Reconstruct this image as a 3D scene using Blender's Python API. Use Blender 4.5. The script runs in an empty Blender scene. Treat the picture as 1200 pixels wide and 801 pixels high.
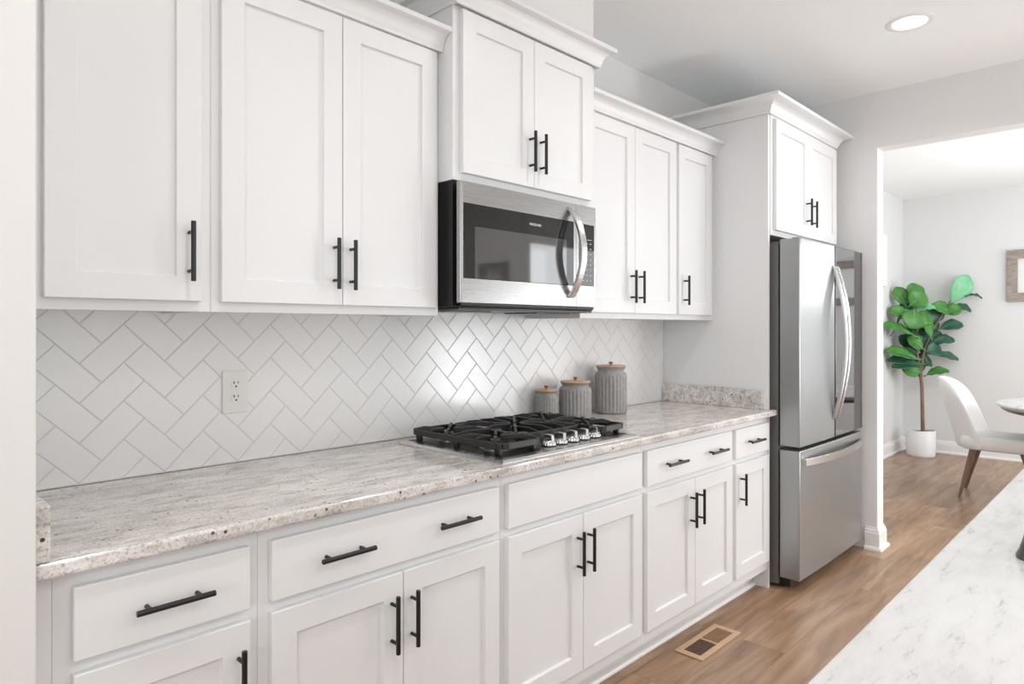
import bpy, bmesh, math, random
from mathutils import Vector, Matrix
random.seed(7)
C = bpy.context.scene.collection
S = bpy.context.scene

# ------------------------------------------------------------------ camera
FPX, YAW = 785.0, math.atan(765.0 / 785.0)
CAM = Vector((0.0, -2.064, 1.331))
cd = bpy.data.cameras.new('camera'); cam = bpy.data.objects.new('camera', cd); C.objects.link(cam)
cd.sensor_width = 36.0; cd.lens = 36.0 * FPX / 1200.0
cd.shift_y = -16.5 / 1200.0; cd.clip_start = 0.02
cam.location = CAM
cam.rotation_euler = (math.radians(90), 0, YAW - math.radians(90))
S.camera = cam

# ------------------------------------------------------------------ world, exposure, lights
w = bpy.data.worlds.new('world'); S.world = w; w.use_nodes = True
w.node_tree.nodes['Background'].inputs[0].default_value = (0.93, 0.96, 1.0, 1)
w.node_tree.nodes['Background'].inputs[1].default_value = 1.2
S.view_settings.view_transform = 'Standard'; S.view_settings.look = 'None'
S.view_settings.exposure = 0.02; S.view_settings.gamma = 1.0
S.view_settings.use_curve_mapping = False
try:
    S.cycles.use_denoising = True
    S.cycles.max_bounces = 10; S.cycles.diffuse_bounces = 6
    S.cycles.sample_clamp_indirect = 6.0
except Exception:
    pass

def area(name, loc, target, sx, sy, power, col=(1, 1, 1), shape='RECTANGLE', spread=180):
    l = bpy.data.lights.new(name, 'AREA'); l.energy = power; l.color = col
    l.shape = shape; l.size = sx
    if shape == 'RECTANGLE': l.size_y = sy
    l.spread = math.radians(spread)
    o = bpy.data.objects.new(name, l); C.objects.link(o); o.location = loc
    o.rotation_euler = (Vector(target) - Vector(loc)).to_track_quat('-Z', 'Y').to_euler()
    return o
def point(name, loc, rad, power, col=(1, 1, 1)):
    l = bpy.data.lights.new(name, 'POINT'); l.energy = power; l.color = col; l.shadow_soft_size = rad
    o = bpy.data.objects.new(name, l); C.objects.link(o); o.location = loc
    return o
PW = dict(south=0.5, west=58, side_fill=22, dining=60, cans=4.4, island_fill=7, dining_fill=33, world=1.9)
area('daylight_living_window', (0.9, -5.85, 1.35), (0.9, 0, 1.35), 5.5, 2.2, PW['south'], (0.955, 0.98, 1.0))
area('daylight_west_window', (-2.9, -3.0, 1.45), (2.0, -2.0, 1.2), 3.4, 2.2, PW['west'], (0.955, 0.98, 1.0))
area('added_side_light', (4.26, -2.86, 0.84), (2.2, -0.2, 1.62), 0.42, 0.95, PW['side_fill'], (0.965, 0.985, 1.0))  # light added beside the opening for the ceiling shadow; no door stands there
area('daylight_dining_window', (6.5, -3.9, 1.35), (6.5, 0, 1.6), 3.0, 1.9, PW['dining'], (0.955, 0.98, 1.0))
for ix in (0.9, 2.4):
    point('added_island_light', (ix, -2.55, 1.95), 0.28, PW['island_fill'], (0.965, 0.985, 1.0))  # unseen lights added over the island to even the brightness; no pendants modelled
point('added_dining_light', (6.4, -1.85, 1.85), 0.16, PW['dining_fill'], (0.965, 0.985, 1.0))  # unseen light added to brighten the dining ceiling; no chandelier modelled
w.node_tree.nodes['Background'].inputs[1].default_value = PW['world']
CANS = [(x, y) for y in (-1.22, -2.75, -4.4) for x in (-0.7, 0.7, 2.1, 3.5)]
CAN_POWER = PW['cans']

# ------------------------------------------------------------------ materials
def nmat(name, base=(0.8, 0.8, 0.8), rough=0.5, metal=0.0, spec=0.5):
    m = bpy.data.materials.new(name); m.use_nodes = True
    b = m.node_tree.nodes['Principled BSDF']
    b.inputs['Base Color'].default_value = (*base, 1); b.inputs['Roughness'].default_value = rough
    b.inputs['Metallic'].default_value = metal; b.inputs['Specular IOR Level'].default_value = spec
    return m, m.node_tree.nodes, m.node_tree.links, b
def noise(N, L, scale, detail=4, rough=0.5, vec=(1, 1, 1), rot=(0, 0, 0)):
    tc = N.new('ShaderNodeTexCoord'); mp = N.new('ShaderNodeMapping'); n = N.new('ShaderNodeTexNoise')
    mp.inputs['Scale'].default_value = vec; mp.inputs['Rotation'].default_value = rot
    L.new(tc.outputs['Object'], mp.inputs[0]); L.new(mp.outputs[0], n.inputs['Vector'])
    n.inputs['Scale'].default_value = scale; n.inputs['Detail'].default_value = detail; n.inputs['Roughness'].default_value = rough
    return n
def ramp(N, L, src, stops):
    r = N.new('ShaderNodeValToRGB'); L.new(src, r.inputs[0])
    e = r.color_ramp.elements
    while len(e) < len(stops): e.new(0.5)
    for i, (p, c) in enumerate(stops):
        e[i].position = p; e[i].color = (*c, 1) if len(c) == 3 else c
    return r
def mixc(N, L, fac, a, b, mode='MIX'):
    m = N.new('ShaderNodeMix'); m.data_type = 'RGBA'; m.blend_type = mode
    for s, v in ((m.inputs[0], fac), (m.inputs[6], a), (m.inputs[7], b)):
        if hasattr(v, 'links'): L.new(v, s)
        elif isinstance(v, (int, float)): s.default_value = v
        else: s.default_value = (*v, 1)
    return m.outputs[2]
def bump(N, L, b, h, strength=0.1, dist=0.002):
    bp = N.new('ShaderNodeBump'); bp.inputs['Strength'].default_value = strength; bp.inputs['Distance'].default_value = dist
    L.new(h, bp.inputs['Height']); L.new(bp.outputs[0], b.inputs['Normal'])

def paint(name, base, rough, bs=0.04, sc=220):
    m, N, L, b = nmat(name, base, rough)
    n = noise(N, L, sc, 2)
    bump(N, L, b, n.outputs['Fac'], bs, 0.001)
    return m
M = {}
M['wall'] = paint('wall_paint', (0.765, 0.76, 0.755), 0.7)
M['ceiling'] = paint('ceiling_paint', (0.885, 0.90, 0.905), 0.85)
M['dining'] = paint('dining_wall_paint', (0.71, 0.712, 0.71), 0.7)
M['trim'] = paint('trim_paint', (0.82, 0.818, 0.81), 0.35)
M['cab'] = paint('cabinet_paint', (0.757, 0.763, 0.768), 0.36, 0.03, 90)
M['crown'] = M['cab']
M['shadow_inside'] = paint('cabinet_inside', (0.45, 0.40, 0.36), 0.6)
M['black'] = paint('matte_black_metal', (0.006, 0.006, 0.006), 0.34, 0.02)
M['tile'], N, L, b = nmat('glazed_tile', (0.80, 0.80, 0.795), 0.2)
n = noise(N, L, 9, 2); bump(N, L, b, n.outputs['Fac'], 0.12, 0.004)
M['grout'] = paint('grout', (0.62, 0.61, 0.60), 0.85)

def steel(name, col, rough, vec, strength=0.05, aniso=0.5):
    m, N, L, b = nmat(name, col, rough, 1.0)
    n = noise(N, L, 60, 3, 0.6, vec)
    r = N.new('ShaderNodeMapRange'); L.new(n.outputs['Fac'], r.inputs[0])
    r.inputs[3].default_value = rough - 0.03; r.inputs[4].default_value = rough + 0.04
    L.new(r.outputs[0], b.inputs['Roughness'])
    bump(N, L, b, n.outputs['Fac'], strength, 0.001)
    return m
M['steel'] = steel('brushed_steel', (0.40, 0.40, 0.40), 0.27, (0.10, 6, 14), 0.006)
M['pan_steel'] = steel('cooktop_steel', (0.62, 0.615, 0.61), 0.27, (0.10, 6, 14), 0.006)
M['steel_v'], N, L, b = nmat('brushed_steel_upright', (0.37, 0.378, 0.38), 0.33, 0.82)
n = noise(N, L, 5.5, 2, 0.5, (1.4, 1.4, 0.22)); bump(N, L, b, n.outputs['Fac'], 0.10, 0.02)
M['table_rim'] = paint('dark_table_rim', (0.11, 0.108, 0.105), 0.4)
M['handle_steel'] = steel('polished_handle_steel', (0.66, 0.66, 0.655), 0.24, (2, 2, 2), 0.01)
M['knob_steel'] = steel('knob_steel', (0.58, 0.575, 0.57), 0.2, (2, 2, 2), 0.01)
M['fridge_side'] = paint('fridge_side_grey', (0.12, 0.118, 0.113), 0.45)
M['black_gloss'], N, L, b = nmat('black_enamel', (0.008, 0.008, 0.008), 0.35, 0, 0.35)
M['black_glass'], N, L, b = nmat('black_glass', (0.012, 0.012, 0.012), 0.03, 0, 0.6)
M['window_glass'], N, L, b = nmat('screened_glass', (0.05, 0.05, 0.05), 0.04, 0.0, 1.0)
b.inputs['IOR'].default_value = 1.6
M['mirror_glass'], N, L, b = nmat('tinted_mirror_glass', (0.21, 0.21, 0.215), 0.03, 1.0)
M['iron'], N, L, b = nmat('cast_iron', (0.016, 0.016, 0.016), 0.45)
n = noise(N, L, 500, 2); bump(N, L, b, n.outputs['Fac'], 0.3, 0.0006)
M['burner'], N, L, b = nmat('burner_aluminium', (0.32, 0.31, 0.30), 0.4, 1.0)
M['mark'], N, L, b = nmat('panel_print', (0.5, 0.5, 0.5), 0.4)
M['plastic'] = paint('white_plastic', (0.74, 0.73, 0.715), 0.3)
M['slot'], N, L, b = nmat('outlet_slot', (0.03, 0.03, 0.03), 0.6)
M['ceramic'], N, L, b = nmat('grey_stoneware', (0.235, 0.23, 0.22), 0.5)
n = noise(N, L, 60, 3)
r = ramp(N, L, n.outputs['Fac'], [(0.3, (0.25, 0.245, 0.235)), (0.7, (0.32, 0.315, 0.305))]); L.new(r.outputs[0], b.inputs['Base Color'])
def woodmat(name, a, c, rough, vec, sc=8):
    m, N, L, b = nmat(name, a, rough)
    n = noise(N, L, sc, 5, 0.6, vec)
    r = ramp(N, L, n.outputs['Fac'], [(0.3, a), (0.7, c)]); L.new(r.outputs[0], b.inputs['Base Color'])
    return m
M['lid'] = woodmat('acacia_lid', (0.50, 0.28, 0.16), (0.66, 0.40, 0.25), 0.4, (1, 10, 1), 9)
M['lid_knob'] = woodmat('dark_lid_knob', (0.22, 0.11, 0.07), (0.32, 0.17, 0.11), 0.4, (1, 1, 5))
M['walnut'] = woodmat('walnut_leg', (0.13, 0.075, 0.05), (0.24, 0.15, 0.105), 0.4, (8, 8, 1))
M['vent'] = woodmat('oak_register', (0.50, 0.33, 0.20), (0.60, 0.41, 0.26), 0.45, (1, 8, 1), 12)
M['damper'] = woodmat('register_damper', (0.24, 0.14, 0.08), (0.42, 0.27, 0.16), 0.5, (6, 1, 1), 40)  # brown wood tone, darkened to put the louvres' shading into the colour
M['barnwood'] = woodmat('weathered_frame_wood', (0.22, 0.18, 0.155), (0.40, 0.35, 0.31), 0.7, (4, 1, 4), 14)
M['wall_end'] = paint('wall_end_paint', (0.74, 0.738, 0.725), 0.5)
M['fabric'] = paint('ivory_upholstery', (0.73, 0.728, 0.72), 0.8, 0.15, 400)
M['pot'] = paint('white_planter', (0.77, 0.77, 0.765), 0.4)
M['soil'] = paint('dark_soil', (0.04, 0.03, 0.022), 0.9, 0.8, 80)
M['bark'] = woodmat('fig_bark', (0.14, 0.08, 0.05), (0.28, 0.18, 0.12), 0.8, (6, 6, 1))
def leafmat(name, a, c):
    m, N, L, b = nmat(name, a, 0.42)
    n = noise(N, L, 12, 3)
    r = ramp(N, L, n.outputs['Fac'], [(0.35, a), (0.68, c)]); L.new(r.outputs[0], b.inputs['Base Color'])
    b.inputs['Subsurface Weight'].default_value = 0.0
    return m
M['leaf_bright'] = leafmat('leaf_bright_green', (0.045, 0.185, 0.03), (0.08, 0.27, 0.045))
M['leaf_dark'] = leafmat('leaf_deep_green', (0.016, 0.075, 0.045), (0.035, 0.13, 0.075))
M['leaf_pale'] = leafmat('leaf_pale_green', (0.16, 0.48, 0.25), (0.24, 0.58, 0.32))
M['emit'], N, L, b = nmat('lamp_diffuser', (1, 1, 1), 0.5)
b.inputs['Emission Color'].default_value = (1, 0.98, 0.95, 1); b.inputs['Emission Strength'].default_value = 6
M['faucet'] = steel('dark_faucet_metal', (0.16, 0.16, 0.16), 0.3, (1, 1, 1), 0.01)
M['art_dark'] = paint('charcoal_art', (0.05, 0.05, 0.05), 0.5)
M['art_light'] = paint('pale_art_slats', (0.55, 0.52, 0.48), 0.6)
M['glass'], N, L, b = nmat('window_pane', (1, 1, 1), 0.0); b.inputs['Transmission Weight'].default_value = 1.0; b.inputs['IOR'].default_value = 1.0
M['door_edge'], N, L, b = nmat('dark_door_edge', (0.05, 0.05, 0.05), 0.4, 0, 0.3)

def granite():
    m, N, L, b = nmat('speckled_granite', (0.6, 0.58, 0.55), 0.12)
    n1 = noise(N, L, 26, 8, 0.72, (0.35, 1.2, 1.2), (0, 0, 0.25))
    r1 = ramp(N, L, n1.outputs['Fac'], [(0.30, (0.36, 0.335, 0.315)), (0.43, (0.57, 0.545, 0.52)), (0.55, (0.76, 0.735, 0.715)), (0.72, (0.84, 0.82, 0.805))])
    n2 = noise(N, L, 5, 4, 0.6, (0.5, 1.2, 1))
    r2 = ramp(N, L, n2.outputs['Fac'], [(0.35, (0.86, 0.84, 0.82)), (0.65, (1.06, 1.05, 1.04))])
    c = mixc(N, L, 1.0, r1.outputs[0], r2.outputs[0], 'MULTIPLY')
    n3 = noise(N, L, 150, 3, 0.7)
    r3 = ramp(N, L, n3.outputs['Fac'], [(0.36, (0.62, 0.61, 0.60)), (0.5, (1, 1, 1))])
    c = mixc(N, L, 1.0, c, r3.outputs[0], 'MULTIPLY')
    tc = N.new('ShaderNodeTexCoord'); v = N.new('ShaderNodeTexVoronoi'); v.inputs['Scale'].default_value = 42
    L.new(tc.outputs['Object'], v.inputs['Vector'])
    sp = ramp(N, L, v.outputs['Distance'], [(0.14, (1, 1, 1)), (0.20, (0, 0, 0))])
    n4 = noise(N, L, 14, 2)
    g = ramp(N, L, n4.outputs['Fac'], [(0.48, (0, 0, 0)), (0.55, (1, 1, 1))])
    f = mixc(N, L, 1.0, sp.outputs[0], g.outputs[0], 'MULTIPLY')
    c = mixc(N, L, f, c, (0.07, 0.055, 0.05))
    L.new(c, b.inputs['Base Color'])
    return m
M['granite'] = granite()
def marble():
    m, N, L, b = nmat('white_quartz', (0.78, 0.78, 0.76), 0.16)
    n1 = noise(N, L, 6, 9, 0.7, (0.55, 1.6, 1), (0, 0, 0.5))
    r1 = ramp(N, L, n1.outputs['Fac'], [(0.28, (0.36, 0.355, 0.34)), (0.40, (0.54, 0.54, 0.537)), (0.50, (0.61, 0.612, 0.61)), (0.7, (0.64, 0.642, 0.64))])
    n2 = noise(N, L, 26, 6, 0.7, (0.45, 1.9, 1), (0, 0, 0.55))
    r2 = ramp(N, L, n2.outputs['Fac'], [(0.28, (0.56, 0.55, 0.54)), (0.42, (0.95, 0.95, 0.95)), (0.6, (1, 1, 1))])
    c = mixc(N, L, 1.0, r1.outputs[0], r2.outputs[0], 'MULTIPLY')
    L.new(c, b.inputs['Base Color'])
    return m
M['marble'] = marble()
def floor_mat():
    m, N, L, b = nmat('oak_planks', (0.3, 0.2, 0.14), 0.34, 0, 0.7)
    tc = N.new('ShaderNodeTexCoord'); mp = N.new('ShaderNodeMapping')
    mp.inputs['Location'].default_value = (0.3, 0.05, 0)
    L.new(tc.outputs['Object'], mp.inputs[0])
    br = N.new('ShaderNodeTexBrick'); L.new(mp.outputs[0], br.inputs['Vector'])
    br.inputs['Scale'].default_value = 1.0; br.inputs['Brick Width'].default_value = 1.52; br.inputs['Row Height'].default_value = 0.18
    br.inputs['Mortar Size'].default_value = 0.0012; br.inputs['Mortar Smooth'].default_value = 0.3; br.offset = 0.37
    br.inputs['Color1'].default_value = (0.78, 0.78, 0.78, 1); br.inputs['Color2'].default_value = (1.1, 1.1, 1.1, 1)
    br.inputs['Mortar'].default_value = (0.5, 0.5, 0.5, 1)
    br.inputs['Bias'].default_value = 0.0
    # grain shifted per plank
    add = N.new('ShaderNodeVectorMath'); add.operation = 'MULTIPLY_ADD'
    L.new(br.outputs['Color'], add.inputs[0]); add.inputs[1].default_value = (37, 61, 13); L.new(mp.outputs[0], add.inputs[2])
    mp2 = N.new('ShaderNodeMapping'); mp2.inputs['Scale'].default_value = (0.8, 7, 1); L.new(add.outputs[0], mp2.inputs[0])
    n = N.new('ShaderNodeTexNoise'); n.inputs['Scale'].default_value = 2.4; n.inputs['Detail'].default_value = 7; n.inputs['Roughness'].default_value = 0.62; n.inputs['Distortion'].default_value = 0.6
    L.new(mp2.outputs[0], n.inputs['Vector'])
    r = ramp(N, L, n.outputs['Fac'], [(0.28, (0.19, 0.105, 0.060)), (0.45, (0.31, 0.185, 0.108)), (0.58, (0.40, 0.250, 0.152)), (0.75, (0.49, 0.325, 0.21))])
    c = mixc(N, L, 1.0, r.outputs[0], br.outputs['Color'], 'MULTIPLY')
    L.new(c, b.inputs['Base Color'])
    bump(N, L, b, n.outputs['Fac'], 0.12, 0.002)
    return m
M['floor'] = floor_mat()

# ------------------------------------------------------------------ helpers
class MB:
    def __init__(s): s.bm = bmesh.new()
    def box(s, x0, x1, y0, y1, z0, z1):
        xs, ys, zs = sorted((x0, x1)), sorted((y0, y1)), sorted((z0, z1))
        v = [s.bm.verts.new((x, y, z)) for x in xs for y in ys for z in zs]
        for f in ((0, 1, 3, 2), (4, 6, 7, 5), (0, 4, 5, 1), (2, 3, 7, 6), (0, 2, 6, 4), (1, 5, 7, 3)):
            s.bm.faces.new([v[i] for i in f])
        return s
    def prism(s, pts, axis, a0, a1):
        """polygon pts in the two other axes, extruded along axis"""
        def P(p, a):
            if axis == 'x': return (a, p[0], p[1])
            if axis == 'y': return (p[0], a, p[1])
            return (p[0], p[1], a)
        A = [s.bm.verts.new(P(p, a0)) for p in pts]; B = [s.bm.verts.new(P(p, a1)) for p in pts]
        n = len(pts)
        s.bm.faces.new(A); s.bm.faces.new(B[::-1])
        for i in range(n): s.bm.faces.new((A[i], B[i], B[(i + 1) % n], A[(i + 1) % n]))
        return s
    def loft(s, rings, closed=True, caps=True):
        R = [[s.bm.verts.new(p) for p in r] for r in rings]
        n = len(R[0])
        for a, b in zip(R[:-1], R[1:]):
            for i in range(n if closed else n - 1):
                s.bm.faces.new((a[i], a[(i + 1) % n], b[(i + 1) % n], b[i]))
        if caps and closed:
            s.bm.faces.new(R[0][::-1]); s.bm.faces.new(R[-1])
        return s
    def lathe(s, prof, cx=0, cy=0, n=32, mod=None):
        rings = []
        for r, z in prof:
            ring = []
            for i in range(n):
                a = 2 * math.pi * i / n
                rr = r if mod is None else mod(r, z, a)
                ring.append((cx + rr * math.cos(a), cy + rr * math.sin(a), z))
            rings.append(ring)
        return s.loft(rings)
    def tube(s, path, rad, n=10, flat=1.0, up=None):
        """round (or flattened) section swept along path; rad a number or one per point"""
        path = [Vector(p) for p in path]; rings = []
        for i, p in enumerate(path):
            t = (path[min(i + 1, len(path) - 1)] - path[max(i - 1, 0)]).normalized()
            u = Vector(up) if up else (Vector((0, 0, 1)) if abs(t.z) < 0.9 else Vector((1, 0, 0)))
            a = t.cross(u).normalized(); b2 = t.cross(a).normalized()
            r = rad[i] if isinstance(rad, (list, tuple)) else rad
            rings.append([p + a * r * math.cos(2 * math.pi * k / n) + b2 * r * flat * math.sin(2 * math.pi * k / n) for k in range(n)])
        return s.loft(rings)
    def bar(s, path, wd, ht, up=(0, 0, 1)):
        path = [Vector(p) for p in path]; rings = []
        for i, p in enumerate(path):
            t = (path[min(i + 1, len(path) - 1)] - path[max(i - 1, 0)]).normalized()
            a = t.cross(Vector(up)).normalized(); b2 = a.cross(t).normalized()
            rings.append([p + a * x + b2 * z for x, z in ((-wd / 2, -ht / 2), (wd / 2, -ht / 2), (wd / 2, ht / 2), (-wd / 2, ht / 2))])
        return s.loft(rings)
    def build(s, name, mat, parent=None, bevel=0.0, smooth=False, seg=2, sub=0):
        bmesh.ops.recalc_face_normals(s.bm, faces=s.bm.faces)
        me = bpy.data.meshes.new(name); 
        if parent is not None:
            bmesh.ops.translate(s.bm, verts=s.bm.verts, vec=-origin(parent))
        s.bm.to_mesh(me); s.bm.free()
        me.materials.append(mat)
        o = bpy.data.objects.new(name, me); C.objects.link(o)
        if parent is not None: o.parent = parent
        if smooth:
            for p in me.polygons: p.use_smooth = True
        if bevel > 0:
            b = o.modifiers.new('bevel', 'BEVEL'); b.width = bevel; b.segments = seg; b.limit_method = 'ANGLE'; b.angle_limit = math.radians(35)
            b.harden_normals = False
        if sub:
            m = o.modifiers.new('sub', 'SUBSURF'); m.levels = sub; m.render_levels = sub
        return o
def origin(o):
    v = Vector((0, 0, 0))
    while o is not None: v += Vector(o.location); o = o.parent
    return v
def smooth_angle(o, deg=40):
    me = o.data
    for p in me.polygons: p.use_smooth = True
    me.set_sharp_from_angle(angle=math.radians(deg))
    return o
def tag(o, label=None, cat=None, group=None, kind=None):
    if label: o['label'] = label
    if cat: o['category'] = cat
    if group: o['group'] = group
    if kind: o['kind'] = kind
    return o
def thing(name, label, cat, loc, group=None):
    o = bpy.data.objects.new(name, None); C.objects.link(o); o.location = loc; o.empty_display_size = 0.1
    return tag(o, label, cat, group)
def struct(name, mb, mat, label=None, cat=None, bevel=0):
    o = mb.build(name, mat, None, bevel); o['kind'] = 'structure'
    if label: o['label'] = label
    if cat: o['category'] = cat
    return o

# ------------------------------------------------------------------ the setting
CEIL = 2.743
WB = 0.008                                   # painted face of the back wall
XR, XR2 = 4.40, 4.52                         # kitchen / dining partition
struct('floor', MB().box(-3.1, 8.5, -6.1, 0.12, -0.05, 0.0), M['floor'], 'brown wood plank floor running through kitchen and dining room', 'floor')
struct('ceiling', MB().box(-3.1, 8.5, -6.1, 0.12, CEIL, CEIL + 0.08), M['ceiling'], 'white painted ceiling', 'ceiling')
struct('wall_back', MB().box(-3.1, XR2, WB, 0.12, 0, CEIL), M['wall'], 'light grey kitchen wall behind the cabinets', 'wall')
struct('wall_dining_left', MB().box(XR2, 8.5, WB, 0.12, 0, CEIL), M['dining'], 'pale wall on the left side of the dining room', 'wall')
struct('wall_dining_back', MB().box(8.31, 8.45, -6.1, WB, 0, CEIL), M['dining'], 'pale dining room wall behind the plant', 'wall')
struct('wall_left', MB().box(-3.1, 0.256, -0.665, WB, 0, CEIL), M['wall_end'], 'white wall end at the left edge of the cabinet run', 'wall', 0.003)
p = MB().box(XR, XR2, -0.83, WB, 0, CEIL).box(XR, XR2, -2.95, -0.83, 2.41, CEIL).box(XR, XR2, -6.1, -2.95, 0, CEIL)
struct('wall_right', p, M['wall'], 'light grey wall with the wide opening into the dining room', 'wall')
# boxed chase above the microwave cabinet
struct('wall_chase', MB().box(1.448, 2.2125, -0.3785, WB, 2.475, CEIL), M['wall'], 'boxed duct chase above the microwave cabinet', 'wall', 0.003)
# far side of the room, with real openings for the windows
def wall_with_holes(x0, x1, y0, y1, holes, axis):
    mb = MB(); a0, a1 = (x0, x1) if axis == 'x' else (y0, y1)
    cur = a0
    for (h0, h1, z0, z1) in holes:
        for s0, s1, q0, q1 in ((cur, h0, 0, CEIL), (h0, h1, 0, z0), (h0, h1, z1, CEIL)):
            if s1 - s0 > 1e-4 and q1 - q0 > 1e-4:
                mb.box(s0, s1, y0, y1, q0, q1) if axis == 'x' else mb.box(x0, x1, s0, s1, q0, q1)
        cur = h1
    mb.box(cur, a1, y0, y1, 0, CEIL) if axis == 'x' else mb.box(x0, x1, cur, a1, 0, CEIL)
    return mb
struct('wall_front', wall_with_holes(-3.1, XR, -6.1, -5.98, [(-1.3, 0.8, 0.6, 2.35), (1.0, 3.1, 0.6, 2.35)], 'x'), M['wall'])
struct('wall_west', wall_with_holes(-3.1, -2.98, -5.98, -0.665, [(-4.5, -2.3, 0.7, 2.3)], 'y'), M['wall'])
struct('wall_dining_front', wall_with_holes(XR2, 8.31, -4.12, -4.0, [(5.0, 8.0, 0.4, 2.3)], 'x'), M['dining'])
wn = 0
for (x0, x1, z0, z1, y) in ((-1.3, 0.8, 0.6, 2.35, -6.04), (1.0, 3.1, 0.6, 2.35, -6.04), (5.0, 8.0, 0.4, 2.3, -4.06)):
    wn += 1
    mb = MB(); t = 0.05; xm = (x0 + x1) / 2; zm = (z0 + z1) / 2
    mb.box(x0, x1, y - .03, y + .03, z0, z0 + t).box(x0, x1, y - .03, y + .03, z1 - t, z1).box(x0, x0 + t, y - .03, y + .03, z0 + t, z1 - t).box(x1 - t, x1, y - .03, y + .03, z0 + t, z1 - t)
    mb.box(xm - .03, xm + .03, y - .03, y + .03, z0 + t, z1 - t).box(x0 + t, xm - .03, y - .025, y + .025, zm - .02, zm + .02).box(xm + .03, x1 - t, y - .025, y + .025, zm - .02, zm + .02)
    wo = struct('window_%d' % wn, mb, M['trim'])

# baseboards
def base_profile(sign=1):
    # (distance from wall, z): board, cap and shoe
    return [(0, 0), (0.030, 0), (0.030, 0.008), (0.026, 0.018), (0.016, 0.022), (0.016, 0.100), (0.012, 0.108), (0.012, 0.116), (0.006, 0.124), (0.004, 0.136), (0, 0.136)]
def sweep_profile(mb, prof, path, closed=False):
    """prof (out, z) swept along path of (x, y, outx, outy) corners"""
    rings = []
    for (x, y, ox, oy) in path:
        rings.append([(x + ox * d, y + oy * d, z) for d, z in prof])
    mb.loft(rings)
    return mb
bp = base_profile()
mb = sweep_profile(MB(), bp, [(XR, -0.765, -1, 0), (XR, -0.83, -1, -1), (XR2, -0.83, 1, -1), (XR2, WB, 1, -1), (8.31, WB, -1, -1), (8.31, -4.0, -1, 1)])
struct('baseboard_right', mb, M['trim'], 'white baseboard around the opening and the dining walls', 'baseboard')
mb = sweep_profile(MB(), bp, [(XR2, -4.0, 1, 0), (XR2, -2.95, 1, 1), (XR, -2.95, -1, 1), (XR, -5.98, -1, 1), (-2.98, -5.98, 1, 1), (-2.98, -0.67, 1, -1), (0.25, -0.665, 0, -1)])
struct('baseboard_front', mb, M['trim'])

# ------------------------------------------------------------------ backsplash tiles (herringbone of 3 x 6 tiles, set at 45 degrees)
def clip(poly, x0, x1, z0, z1):
    for k, lim, sgn in ((0, x0, 1), (0, x1, -1), (1, z0, 1), (1, z1, -1)):
        out = []
        for i in range(len(poly)):
            a, b = poly[i], poly[(i + 1) % len(poly)]
            ia, ib = sgn * (a[k] - lim) >= 0, sgn * (b[k] - lim) >= 0
            if ia: out.append(a)
            if ia != ib:
                t = (lim - a[k]) / (b[k] - a[k]); out.append((a[0] + t * (b[0] - a[0]), a[1] + t * (b[1] - a[1])))
        poly = out
        if not poly: return []
    return poly
def inset(poly, d):
    """shrink a convex polygon (counter-clockwise) by d"""
    c = [sum(p[k] for p in poly) / len(poly) for k in (0, 1)]
    lines = []
    for i in range(len(poly)):
        a, b = poly[i], poly[(i + 1) % len(poly)]
        dx, dy = b[0] - a[0], b[1] - a[1]; l = math.hypot(dx, dy)
        if l < 1e-5: continue
        nx, ny = -dy / l, dx / l
        if (c[0] - a[0]) * nx + (c[1] - a[1]) * ny < 0: nx, ny = -nx, -ny
        lines.append((a[0] + nx * d, a[1] + ny * d, dx / l, dy / l))
    out = []
    for i in range(len(lines)):
        x1, y1, a1, b1 = lines[i - 1]; x2, y2, a2, b2 = lines[i]
        det = a1 * b2 - b1 * a2
        if abs(det) < 1e-6: continue
        t = ((x2 - x1) * b2 - (y2 - y1) * a2) / det
        out.append((x1 + a1 * t, y1 + b1 * t))
    def area_(q): return abs(sum(q[i][0] * q[(i + 1) % len(q)][1] - q[(i + 1) % len(q)][0] * q[i][1] for i in range(len(q)))) / 2
    if len(out) < 3 or area_(poly) < 1.2e-4: return []
    for x, y in out:
        if not (min(p[0] for p in poly) - 1e-4 <= x <= max(p[0] for p in poly) + 1e-4): return []
        if not (min(p[1] for p in poly) - 1e-4 <= y <= max(p[1] for p in poly) + 1e-4): return []
    return out
K = 0.05303; OX, OZ = 0.3114, 1.0769
root = thing('tile_backsplash', 'glossy white herringbone tile backsplash between counter and wall cabinets', 'backsplash', (1.8, 0, 0.914))
MB().box(0.2565, 3.363, -0.0012, 0.0079, 0.9145, 1.72).build('grout_bed', M['grout'], root)
mb = MB(); bm = mb.bm
for i in range(-40, 60):
    for j in range(-20, 20):
        for (x0, x1, y0, y1) in ((0, 2, 0, 1), (2, 3, -1, 1)):
            ca, cb = i + 2 * j, i - 2 * j
            pts = [(x0 + ca, y0 + cb), (x1 + ca, y0 + cb), (x1 + ca, y1 + cb), (x0 + ca, y1 + cb)]
            poly = [(OX + (a - b_) * K, OZ + (a + b_) * K) for a, b_ in pts]
            poly = clip(poly, 0.2565, 3.363, 0.9145, 1.72)
            if len(poly) < 3: continue
            outer = inset(poly, 0.0012)
            inner = inset(poly, 0.0026)
            if not outer or not inner or len(outer) != len(inner): continue
            n = len(outer); tx, tz = random.uniform(-.002, .002), random.uniform(-.002, .002)
            cx = sum(q[0] for q in outer) / n; cz = sum(q[1] for q in outer) / n
            A = [bm.verts.new((q[0], 0.0004, q[1])) for q in outer]
            B = [bm.verts.new((q[0], -0.0014, q[1])) for q in outer]
            D = [bm.verts.new((q[0], -0.0024 + tx * (q[0] - cx) + tz * (q[1] - cz), q[1])) for q in inner]
            for k in range(n):
                k2 = (k + 1) % n
                bm.faces.new((A[k], A[k2], B[k2], B[k])); bm.faces.new((B[k], B[k2], D[k2], D[k]))
            bm.faces.new(D)
mb.build('tile_field', M['tile'], root)

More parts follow.
